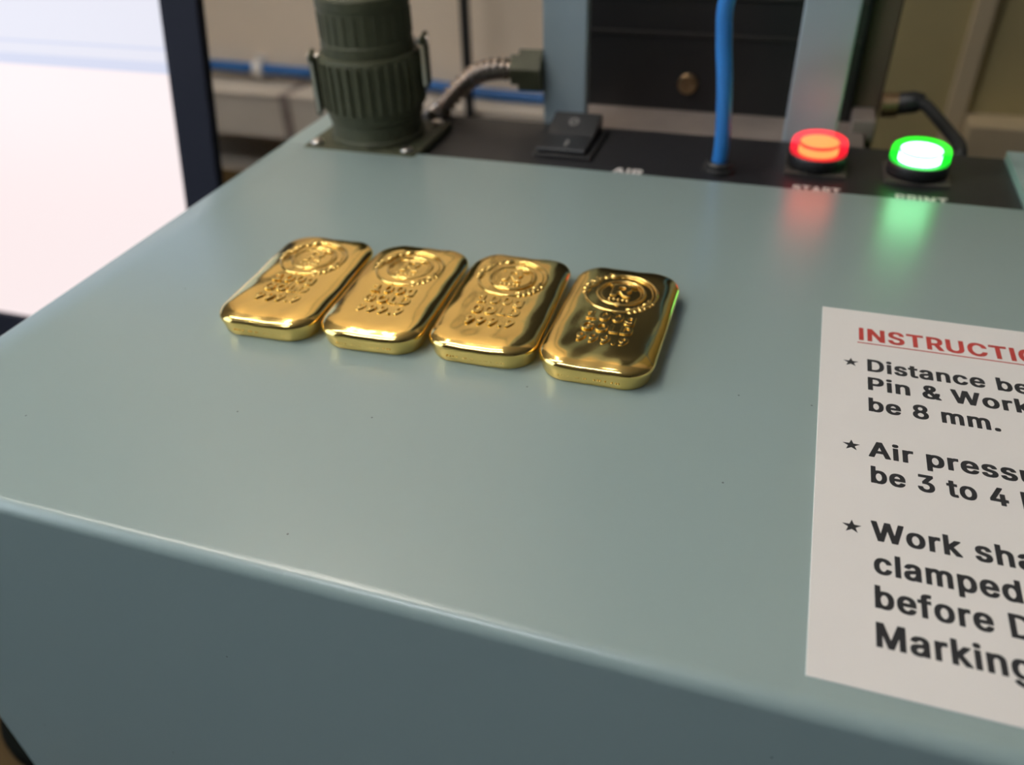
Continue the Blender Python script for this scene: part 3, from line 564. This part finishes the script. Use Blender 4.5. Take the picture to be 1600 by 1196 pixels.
# push buttons: square legend plate, collar, lit lens with a bright disc and band
def push_button(x, y, colr, label):
    root = box('push_button', x-11.0, x+11.0, y-10.4, y+10.4, -3.0, -2.0, M['legend_plate'], ctl, 0.4)
    root['label'] = label
    P_ = (x*MM, y*MM, 0.9*MM)
    link('collar', lathe_me([(10.6, -2.9), (10.6, 1.2), (10.4, 1.7), (9.8, 1.9)], 48), M['black_plastic'], root, P_, smooth=True)
    link('lamp_body', lathe_me([(7.1, 1.8), (7.1, 4.3), (6.95, 4.7)], 48), M[colr+'_core'], root, P_, smooth=False)
    link('lamp_groove', lathe_me([(7.0, 4.6), (7.15, 4.8), (7.15, 5.6), (7.0, 5.8)], 48), M[colr+'_dim'], root, P_, smooth=False)
    link('lamp_disc', lathe_me([(6.95, 5.75), (6.6, 6.0), (4.0, 6.2), (0.6, 6.25)], 48), M[colr+'_core'], root, P_, smooth=True)
    link('lens', lathe_me([(9.9, 1.8), (10.1, 2.3), (10.0, 5.6), (9.6, 6.6), (8.6, 7.3), (6.5, 7.6), (3.0, 7.7), (0.3, 7.7)], 48), M[colr+'_rim'], root, P_, smooth=True)
    return root
push_button(12.8, 319.0, 'red', 'red lit push button above the word START')
push_button(47.8, 319.0, 'green', 'bright green lit push button above the word PRINT')

# rocker switch: frame and tilted rocker with O and I marks
sw = box('rocker_switch', -95.0, -70.5, 304.0, 337.0, -3.0, -1.6, M['black_plastic'], ctl, 0.8)
sw['label'] = 'black rocker switch marked O and I'
def rocker_me():
    x0, x1 = -93.5, -73.5
    pr = [(305.0, -1.0), (305.5, 0.6), (320.0, 0.9), (335.0, 5.4), (336.2, 4.6), (336.2, -1.0)]
    verts = [(x0*MM, y*MM, z*MM) for y, z in pr] + [(x1*MM, y*MM, z*MM) for y, z in pr]
    n = len(pr)
    faces = [tuple(range(n))[::-1], tuple(range(n, 2*n))] + [(i, (i+1) % n, n+(i+1) % n, n+i) for i in range(n)]
    bm = bmesh.new()
    vs = [bm.verts.new(v) for v in verts]
    for f in faces: bm.faces.new([vs[i] for i in f])
    bmesh.ops.recalc_face_normals(bm, faces=bm.faces)
    bmesh.ops.bevel(bm, geom=list(bm.edges), offset=0.4*MM, segments=2, profile=0.5, affect='EDGES')
    return from_bm(bm)
link('rocker', rocker_me(), M['black_plastic'], sw)
tilt = math.atan2(4.5, 15.0)
link('off_mark', text_me('O', 4.6, 3.9, 0.15, align='CENTER'), M['switch_print'], sw, (-83.8*MM, 326.2*MM, 2.95*MM), (tilt, 0, 0))
link('on_mark', text_me('I', 5.0, 1.2, 0.15, align='CENTER'), M['switch_print'], sw, (-82.5*MM, 309.0*MM, 0.75*MM), (0.02, 0, 0))

# ------------------------------------------------------------------ instruction sheet
sh = thing('instruction_sheet', 'white printed instruction sheet on the control box top', 'sign', (0, 0, 0))
sx0, sx1, sy0, sy1 = 17.3, 97.0, 89.4, 209.3
box('sheet', sx0, sx1, sy0, sy1, 0.02, 0.30, M['sheet'], sh, 0.08, 1)
ZT = 0.30
def line(name, body_, x, y, cap, width, ref, m_='ink_black'):
    # the first `ref` letters span `width` millimetres
    return link(name, text_me(body_, cap, width, 0.03, ref=ref), M[m_], sh, (x*MM, y*MM, ZT*MM))
line('heading', 'INSTRUCTIONS', 26.5, 194.5, 6.0, 36.5, 9, 'ink_red')
box('heading_underline', 26.1, 79.2, 193.1, 193.5, ZT, ZT+0.03, M['ink_red'], sh)
T = [('Distance between', 180.7, 26.2, 8), ('Pin & Work', 172.9, 9.3, 3), ('be 8 mm.', 164.5, 27.4, 8),
     ('Air pressure', 148.2, 9.0, 3), ('be 3 to 4 bar.', 139.9, 25.8, 9),
     ('Work shall', 123.3, 16.0, 4), ('clamped', 114.9, 21.0, 6), ('before Dot', 106.8, 19.1, 6), ('Marking', 98.4, 20.1, 6)]
for s, y, w, r in T:
    line('text_line', s, 28.0 if s[0] in 'AW' else 28.3, y, 5.3, w, r)
def star_me(r):
    vs = []
    for k in range(10):
        a = math.pi/2 + k*math.pi/5
        q = r if k % 2 == 0 else r*0.4
        vs.append((q*math.cos(a), q*math.sin(a)))
    verts = [(x*MM, y*MM, 0) for x, y in vs] + [(x*MM, y*MM, 0.03*MM) for x, y in vs]
    faces = [tuple(range(10, 20)), tuple(range(9, -1, -1))] + [(i, (i+1) % 10, 10+(i+1) % 10, 10+i) for i in range(10)]
    me = bpy.data.meshes.new('star'); me.from_pydata(verts, [], faces)
    return me
sm = star_me(1.85)
for y in (183.6, 151.0, 125.9):
    link('star_bullet', sm, M['ink_black'], sh, (24.5*MM, y*MM, ZT*MM))

# ------------------------------------------------------------------ gold bars
def rr_outline(hx, hy, r, n=24):
    pts = []
    for (cx, cy, a0) in ((hx-r, hy-r, 0), (-hx+r, hy-r, 90), (-hx+r, -hy+r, 180), (hx-r, -hy+r, 270)):
        for k in range(n):
            a = math.radians(a0 + 90.0*k/(n-1))
            pts.append((cx + r*math.cos(a), cy + r*math.sin(a)))
    # subdivide the straight runs so the surface can wobble
    out = []
    for i, p in enumerate(pts):
        q = pts[(i+1) % len(pts)]
        out.append(p)
        d = math.dist(p, q)
        if d > 1.5 or (i % n == n-1):
            ns = 14
            for k in range(1, ns):
                out.append((p[0]+(q[0]-p[0])*k/ns, p[1]+(q[1]-p[1])*k/ns))
    return out

HX, HY = 14.6, 25.2
PROFILE = [(1.45, 0.0), (1.1, 0.1), (0.9, 0.45), (0.7, 1.4), (0.48, 2.4), (0.25, 3.3), (0.07, 3.85), (0.0, 4.25), (0.08, 4.7),
           (0.3, 5.15), (0.7, 5.55), (1.25, 5.88), (1.9, 6.14), (2.7, 6.34), (3.5, 6.47), (4.3, 6.56), (4.9, 6.6),
           (5.5, 6.61), (6.4, 6.595), (7.4, 6.59), (8.6, 6.59), (9.8, 6.59), (11.2, 6.59), (12.6, 6.59), (13.9, 6.59)]
def bar_me(seed):
    rnd = random.Random(seed)
    ph = [rnd.uniform(0, 6.28) for _ in range(8)]
    verts, faces = [], []
    for (ins, z) in PROFILE:
        r = max(7.6 - ins*0.72, 0.35)
        ol = rr_outline(HX-ins, HY-ins, min(r, HX-ins-0.05))
        for (x, y) in ol:
            wob = 0.10*math.sin(x*0.35+ph[0]+y*0.12) + 0.08*math.sin(y*0.30+ph[1]) + 0.04*math.sin(x*0.9-y*0.5+ph[2])
            k = min(1.0, z/3.0)
            sx = 0.14*math.sin(y*0.2+ph[3])*min(1, ins+0.4 if ins < 1 else 1)
            verts.append(((x + sx*0.6)*MM, (y + 0.12*math.sin(x*0.3+ph[4]))*MM, (z + wob*k*(1 if z > 4.5 else 0.3))*MM))
    n = len(verts)//len(PROFILE)
    for i in range(len(PROFILE)-1):
        for k in range(n):
            k2 = (k+1) % n
            faces.append((i*n+k, i*n+k2, (i+1)*n+k2, (i+1)*n+k))
    faces.append(tuple(range(n))[::-1])
    faces.append(tuple((len(PROFILE)-1)*n+k for k in range(n)))
    me = bpy.data.meshes.new('bar_body')
    me.from_pydata(verts, [], faces)
    for p in me.polygons: p.use_smooth = True
    return me

def ring_me(r, minor, squash, segs=72, ms=8, a0=0.0, a1=360.0, z=0.0):
    full = abs(a1-a0) >= 359.9
    verts, faces = [], []
    cnt = segs if full else segs+1
    for i in range(cnt):
        a = math.radians(a0 + (a1-a0)*i/segs)
        for k in range(ms):
            b = 2*math.pi*k/ms
            rr = r + minor*math.cos(b)
            verts.append((rr*math.cos(a)*MM, rr*math.sin(a)*MM, (z + minor*squash*math.sin(b))*MM))
    for i in range(segs):
        j = (i+1) % cnt
        for k in range(ms):
            k2 = (k+1) % ms
            faces.append((i*ms+k, j*ms+k, j*ms+k2, i*ms+k2))
    if not full:
        faces.append(tuple(range(ms))); faces.append(tuple((cnt-1)*ms+k for k in range(ms))[::-1])
    me = bpy.data.meshes.new('ring'); me.from_pydata(verts, [], faces)
    for p in me.polygons: p.use_smooth = True
    return me

def blobs_me(items):
    """leaf-shaped low mounds: (x, y, length, width, angle, height)"""
    bm = bmesh.new()
    for (x, y, l, w, a, h) in items:
        mat4 = Matrix.Translation((x*MM, y*MM, 0)) @ Matrix.Rotation(math.radians(a), 4, 'Z') @ Matrix.Diagonal((l*MM, w*MM, h*MM, 1))
        bmesh.ops.create_uvsphere(bm, u_segments=12, v_segments=8, radius=1.0, matrix=mat4)
    me = from_bm(bm)
    for p in me.polygons: p.use_smooth = True
    return me

ZTOP = 6.57
rnd = random.Random(5)
def polar(r, a): return (r*math.cos(math.radians(a)), r*math.sin(math.radians(a)))
garland = []
for a in range(112, 196, 12):
    x, y = polar(9.0 + rnd.uniform(-0.5, 0.6), a)
    garland.append((x, y, 1.5, 0.7, a + 90 + rnd.uniform(-40, 40), 0.5))
    x, y = polar(9.9 + rnd.uniform(-0.4, 0.4), a + 5)
    garland.append((x, y, 1.0, 0.55, a + rnd.uniform(-40, 40), 0.45))
x, y = polar(9.3, 112); garland.append((x, y, 1.5, 1.1, 20, 0.75))
spray = []
for a in range(-62, -14, 9):
    x, y = polar(8.9 + rnd.uniform(-0.4, 0.6), a)
    spray.append((x, y, 1.4, 0.65, a + 90 + rnd.uniform(-35, 35), 0.5))
    x, y = polar(9.8 + rnd.uniform(-0.4, 0.4), a - 4)
    spray.append((x, y, 0.9, 0.5, a + rnd.uniform(-35, 35), 0.42))
mesh_emblem = dict(
    outer=ring_me(9.6, 0.42, 1.0), outer2=ring_me(8.5, 0.22, 1.0, a0=-10, a1=100),
    inner=ring_me(6.3, 0.45, 1.0), inner2=ring_me(5.35, 0.2, 1.0),
    garland=blobs_me(garland), spray=blobs_me(spray),
    letter=text_me('R', 5.6, 5.4, 0.5, -0.005, 0.012, align='CENTER'),
    dots=blobs_me([(-2.4 + 1.2*k, 0, 0.5, 0.45, 0, 0.5) for k in range(5)]))
mesh_lines = [('weight_stamp', text_me('100g', 3.7, 12.8, 0.5, -0.005, 0.012, align='CENTER'), -4.6),
              ('metal_stamp', text_me('GOLD', 3.6, 13.4, 0.5, -0.005, 0.012, align='CENTER'), -9.9),
              ('purity_stamp', text_me('999.9', 3.6, 13.2, 0.5, -0.005, 0.012, align='CENTER'), -15.2)]
serial_dots = blobs_me([(-8 + 0.9*k + rnd.uniform(-.2, .2), 0.0, 0.22, 0.22, 0, 0.22) for k in range(18) if k % 5 != 4])

def gold_bar(i, x, y, rot, label):
    t = thing('gold_bar', label, 'gold bar', (x*MM, y*MM, 0.02*MM), math.radians(rot), 'four cast gold bars in a row')
    link('body', bar_me(i), M['gold'], t)
    e = link('emblem', mesh_emblem['outer'], M['gold_relief'], t, (0, 9.9*MM, ZTOP*MM))
    e['label'] = 'round stamped crest with leaf sprays'
    for nm, k, dz in (('band', 'outer2', 0), ('inner_ring', 'inner', 0), ('inner_band', 'inner2', 0), ('leaf_garland', 'garland', 0), ('leaf_spray', 'spray', 0)):
        link(nm, mesh_emblem[k], M['gold_relief'], e, (0, 0, dz))
    link('monogram', mesh_emblem['letter'], M['gold_relief'], e, (0, -2.0*MM, -0.05*MM))
    link('monogram_bar', ring_bar, M['gold_relief'], e, (0, 3.9*MM, 0))
    link('dot_row', mesh_emblem['dots'], M['gold_relief'], e, (0, -3.6*MM, 0))
    for nm, me, dy in mesh_lines:
        link(nm, me, M['gold_relief'], t, (0.2*MM, dy*MM, (ZTOP-0.1)*MM))
    link('serial_stamp', serial_dots, M['gold_relief'], t, (0, (-HY+0.55)*MM, 2.0*MM), (math.radians(80), 0, 0))
    return t
ring_bar = from_bm(box_bm(-3.6*MM, 3.6*MM, -0.45*MM, 0.45*MM, -0.1*MM, 0.45*MM, 0.15*MM))
gold_bar(1, -126.2, 178.3, 3.2, 'gold bar at the far end of the row, nearest the monitor')
gold_bar(2, -96.0, 179.9, 2.6, 'second gold bar from the monitor end of the row')
gold_bar(3, -65.6, 181.9, 2.2, 'third gold bar from the monitor, touching the dark-topped bar')
gold_bar(4, -35.2, 181.4, -0.4, 'gold bar with a dark mirrored face, nearest the instruction sheet')

# ------------------------------------------------------------------ olive cable connector on the panel
cx, cy = -162.3, 305.5
con = thing('cable_connector', 'dark olive ribbed round cable connector on a square flange', 'connector', (cx*MM, cy*MM, 0))
box('flange', -25, 25, -21, 21, -2.98, 0.6, M['olive'], con, 1.2)
for sx in (-1, 1):
    for sy in (-1, 1):
        link('screw', lathe_me([(2.6, 0.5), (2.6, 1.4), (2.0, 2.0), (0.6, 2.2)], 20), M['steel'], con, (sx*20*MM, sy*16.5*MM, 0), smooth=True)
link('lower_shell', lathe_me([(19.4, 0.5), (19.4, 2.2), (18.6, 3.0), (18.6, 9.0), (19.2, 9.6), (19.6, 12.5)], 64), M['olive'], con, smooth=False)
ringp = link('coupling_ring', lathe_me([(19.8, 12.2), (20.2, 13.0), (20.2, 33.0), (19.6, 34.2), (18.4, 34.4)], 64), M['olive'], con, smooth=False)
rib = from_bm(box_bm(19.9*MM, 21.2*MM, -0.75*MM, 0.75*MM, 14*MM, 32.5*MM, 0.3*MM, 1))
for k in range(32):
    o = link('rib', rib, M['olive'], ringp)
    o.rotation_euler = (0, 0, 2*math.pi*k/32)
usl = link('upper_shell', lathe_me([(18.2, 34.2), (18.2, 38.5), (17.8, 39.0), (17.8, 51.0), (18.1, 51.5), (18.1, 55.0), (16.5, 56.5), (15.5, 56.6)], 64), M['olive'], con, smooth=False)
rib2 = from_bm(box_bm(17.7*MM, 18.15*MM, -0.6*MM, 0.6*MM, 40*MM, 50*MM, 0.25*MM, 1))
for k in range(28):
    o = link('grip_rib', rib2, M['olive'], usl)
    o.rotation_euler = (0, 0, 2*math.pi*k/28)
link('cable_clamp', lathe_me([(15.6, 56.5), (15.6, 50.0), (9.0, 49.0), (9.0, 55.0), (8.0, 58.0), (6.6, 60.0)], 48, close=False), M['olive'], con, smooth=False)
for q, z0, z1, ang in ((-1, 11.0, 35.0, 24), (1, 20.0, 40.0, 14)):
    lv = link('locking_lever', from_bm(box_bm((21.4 if q > 0 else -23.6)*MM, (23.6 if q > 0 else -21.4)*MM, -5*MM, 5*MM, z0*MM, z1*MM, 0.9*MM)), M['olive'], con)
    lv.rotation_euler = (0, 0, math.radians(ang))
    link('pivot_pin', tube_me([(q*19, 0, z1-2.5), (q*24.2, 0, z1-2.5)], 1.6, 14), M['steel'], lv)
    box('edge_strip', q*22.5-0.6, q*22.5+0.6, -5.6, -4.9, z0+1.5, z1-3, M['steel'], lv)
link('cable', tube_me(spline([(0, 0, 48), (0, 3, 60), (-4, 14, 70), (-14, 40, 74), (-40, 120, 72), (-80, 300, 64), (-100, 500, 60), (-102, 543.5, 60)], 10), 6.5, 18), M['black_rubber'], con, smooth=True)

# ------------------------------------------------------------------ marking machine frame behind the box
mac = thing('marking_machine', 'pair of blue-grey uprights with a black column between them', 'machine', (0, 0, 0))
u1 = box('upright', -102.0, -83.0, 345.0, 350.5, -250, 420, M['post_paint'], mac, 1.0)
u2 = box('upright', -0.8, 19.3, 345.0, 350.5, -250, 420, M['post_paint'], mac, 1.0)
box('crosshead', -110, 28, 344, 374, 420, 452, M['post_paint'], mac, 2.0)
clm = box('column', -100.0, 27.0, 400.0, 520.0, -250, 470, M['column'], mac, 2.0)
for z in (22, 38):
    box('seam_strip', -98, 25, 398.6, 400.0, z, z+1.2, M['seam'], clm)
box('side_cover', 27.0, 38.8, 405.0, 520.0, -250, 470, M['column_lit_side'], mac, 1.0)
box('base_plate', -95.0, 33.0, 347.0, 400.0, -24.0, -12.0, M['base_plate'], mac, 0.8)
kn = link('brass_screw', lathe_me([(4.6, 0), (4.6, 2.2), (3.9, 3.0), (2.2, 3.1), (2.0, 2.2), (0.3, 2.2)], 28), M['brass'], clm, (-47.2*MM, 400*MM, 0.7*MM), (math.pi/2, 0, 0), smooth=False)
link('cable_gland', tube_me([(-112, 347.8, 17.6), (-101.8, 347.8, 17.8)], 9.6, 6), M['olive'], mac)
link('gland_nut', tube_me([(-116, 347.8, 17.4), (-111.5, 347.8, 17.6)], 7.0, 6), M['olive'], mac)
link('side_gland', tube_me([(38.5, 398, -3), (45, 398, -2.5)], 5.2, 20), M['brass'], mac, smooth=False)
box('gland_block', 27.2, 37.0, 386.0, 405.0, -16.0, -6.5, M['base_plate'], mac, 0.8)

# flexible steel conduit
def rib_r(s, i): return 4.1 + 0.7*math.sin(s*2*math.pi/3.4)
cpts = spline([(-151.0, 334, -2.6), (-150.0, 342, -1.5), (-146.5, 347.5, 3.2), (-140.0, 350.5, 9.5), (-133.0, 350.5, 14.2), (-124.5, 349, 16.9), (-115.0, 347.8, 17.5)], 30)
cd = link('flexible_conduit', tube_me(cpts, 3.7, 16, rib_r), M['conduit'], smooth=True)
tag(cd, 'ribbed steel conduit arching between the olive connector and the upright', 'conduit')

# blue air hose into the panel
hs = thing('air_hose', 'bright blue air hose standing out of the black panel', 'hose', (0, 0, 0))
link('hose', tube_me(spline([(-21.9, 306.5, -1.0), (-21.6, 306, 6), (-21.9, 305.4, 15), (-23.2, 305, 30), (-25.2, 305, 45), (-25.4, 304, 58), (-19, 301, 74), (0, 298, 88), (40, 297, 96), (85, 300, 88), (118, 308, 55), (130, 318, -20), (131, 325, -140), (131, 328, -230), (131, 328, -244)], 12), 2.85, 20), M['blue_hose'], hs, smooth=True)
link('table_coupling', lathe_me([(9, -249.9), (9, -243), (6, -241), (6, -232), (4, -231)], 24), M['black_plastic'], hs, (131*MM, 328*MM, 0))
link('fitting', lathe_me([(6.2, -2.98), (6.2, -1.6), (5.2, -1.2), (5.2, 0.2), (4.4, 0.8), (3.0, 0.9)], 32), M['black_plastic'], hs, (-21.9*MM, 306.5*MM, 0), smooth=False)

# black cable with plug beside the column
cb = thing('power_cable', 'black cable with plug arching down behind the green button', 'cable', (0, 0, 0))
link('cable', tube_me(spline([(52.5, 397, 0.0), (56.0, 393, -0.6), (60.0, 384, -2.5), (64.5, 372, -4.5), (66.5, 360, -4.5), (66.5, 350, -6), (66.0, 346.5, -16), (66, 346.5, -40)], 12), 2.5, 16), M['black_rubber'], cb, smooth=True)
link('plug', lathe_me([(4.0, 0), (4.6, 0.8), (4.6, 8.0), (3.4, 11.0), (2.6, 12.0)], 28), M['black_plastic'], cb, (44.0*MM, 398.2*MM, -2.2*MM), (0, math.radians(78), math.radians(-6)), smooth=True)

# ------------------------------------------------------------------ things on the back wall
tr = thing('cable_trunking', 'cream plastic trunking below the blue wall tube', 'trunking', (0, 0, 0))
box('trunking_base', -1045, -130, 802, 850, -211, -163, M['trunking'], tr, 1.5)
box('trunking_lid', -1045, -130, 800, 850, -163, -160, M['trunking'], tr, 1.0)
box('joint_cover', -545, -533, 798.5, 850, -212, -159, M['base_plate'], tr, 0.8)

wp = thing('dim_wall_boards', 'added olive-brown boards standing in for the dim wall, with a pale vertical batten beside the machine', 'panelling', (0, 0, 0))  # boards put in so their dark olive carries the wall's dimness and green tint
box('board', 48, 137, 838, 850, -250, 900, M['board'], wp, 1.0)
box('board', 151, 900, 838, 850, -250, 900, M['board'], wp, 1.0)
box('batten', 136, 152, 830, 850, -250, 900, M['batten'], wp, 1.0)
box('ledge', 153, 900, 800, 837, -196, -140, M['batten'], wp, 1.5)

pipe = link('wall_air_tube', tube_me(spline([(-1045, 842, -138), (-900, 842, -139), (-674, 842, -143.5), (-517, 842, -146), (-391, 840, -149), (-300, 836, -153.5), (-200, 834, -153.5), (-140, 834, -153.5)], 10), 6.0, 18), M['blue_pipe'], smooth=True)
tag(pipe, 'blue tube running along the beige wall over the trunking', 'tube')
cl = thing('tube_clip', 'white plastic clip holding the blue wall tube', 'clip', (-590*MM, 842*MM, -144.5*MM))
def clip_me():
    n = 14; verts = []; faces = []
    for k in range(n+1):
        a = math.radians(-60 + 300*k/n)
        for (r, x) in ((6.1, -6), (9.4, -6), (9.4, 6), (6.1, 6)):
            verts.append((x*MM, -r*math.cos(a)*MM, r*math.sin(a)*MM))
    for k in range(n):
        for j in range(4):
            j2 = (j+1) % 4
            faces.append((k*4+j, k*4+j2, (k+1)*4+j2, (k+1)*4+j))
    faces.append((0, 3, 2, 1)); faces.append((n*4, n*4+1, n*4+2, n*4+3))
    me = bpy.data.meshes.new('clip'); me.from_pydata(verts, [], faces); return me
link('clip_ring', clip_me(), M['white_plastic'], cl)
box('clip_foot', -7, 7, 4, 8, -9, 14, M['white_plastic'], cl, 1)
link('clip_screw', lathe_me([(3.2, 0), (3.2, 1.0), (1.0, 1.8)], 20), M['steel'], cl, (0, 4*MM, 11*MM), (math.pi/2, 0, 0))

vc = link('hanging_cable', tube_me(spline([(-311, 780, -248), (-311, 785, -200), (-312, 790, -120), (-312, 792, 0), (-312, 792, 300), (-314, 815, 700), (-315, 840, 1000), (-315, 843, 1555)], 8), 5.0, 14), M['black_rubber'], smooth=True)
tag(vc, 'thin black cable hanging straight down in front of the beige wall', 'cable')

# ------------------------------------------------------------------ monitor
# its plane leans back 12 degrees; local x along the screen, local z up the screen
mon = thing('monitor', 'computer monitor with navy-black bezel showing a white page', 'monitor', (-321*MM, 341.5*MM, -161*MM))
mon.rotation_euler = (math.radians(-12.2), 0, 0)
SW, SH = 520, 294
box('housing', -SW+20, -24, 4, 34, 4, SH-6, M['bezel'], mon, 3)
box('back_plate', -SW, 0, 3.0, 5.0, 0, SH, M['bezel'], mon)
box('bezel', 0, 23.5, -1.5, 5, -24, SH+20, M['bezel'], mon, 0.8)
box('bezel', -SW-22, -SW, -1.5, 5, -24, SH+20, M['bezel'], mon, 0.8)
box('bezel', -SW, 0, -1.5, 5, -24, 0, M['bezel'], mon, 0.8)
box('bezel', -SW, 0, -1.5, 5, SH, SH+20, M['bezel'], mon, 0.8)
scr = box('screen', -SW, 0, 2.6, 4, 0, 162, M['screen_page'], mon)
scr['label'] = 'lit screen showing a blank white page'
box('toolbar', -SW, 0, 2.6, 4, 162, 210, M['screen_bar'], scr)
box('toolbar_line', -SW, 0, 2.4, 2.6, 160, 166, M['screen_line'], scr)
box('toolbar_line', -SW, 0, 2.4, 2.6, 172, 173.5, M['screen_line'], scr)
box('title_bar', -SW, 0, 2.6, 4, 210, SH, M['screen_blue'], scr)
nk = box('stand_neck', -SW/2-35, -SW/2+35, 34, 60, -70, 150, M['bezel'], mon, 3)
bs = link('stand_base', from_bm(box_bm(-380*MM-SW/2*MM*0-(0)*MM, -140*MM, -60*MM, 140*MM, 0, 9*MM, 3*MM)), M['bezel'], mon)
bs.rotation_euler = (math.radians(12.2), 0, 0)
# rest the base on the table top: world z = -0.25
mw = Matrix.Translation(mon.location) @ Matrix.Rotation(math.radians(-12.2), 4, 'X')
bs.location = mw.inverted() @ Vector((-321*MM, 370*MM, -249.9*MM))

# ------------------------------------------------------------------ black round puck on the table
pk = thing('rubber_puck', 'black round rubber puck on the wooden table at the foot of the control box', 'puck', (-287*MM, 156*MM, -250*MM))
link('puck_body', lathe_me([(34.7, 0.05), (36.7, 1.0), (37.2, 3.0), (37.2, 11.0), (36.2, 12.6), (34.2, 13.0), (27.0, 13.0), (26.5, 12.2), (25.5, 12.2), (25.0, 13.0), (1.0, 13.0)], 64), M['puck'], pk)
link('centre_plug', lathe_me([(9.0, 12.9), (9.0, 13.8), (8.2, 14.4), (1.0, 14.5)], 32), M['puck'], pk)
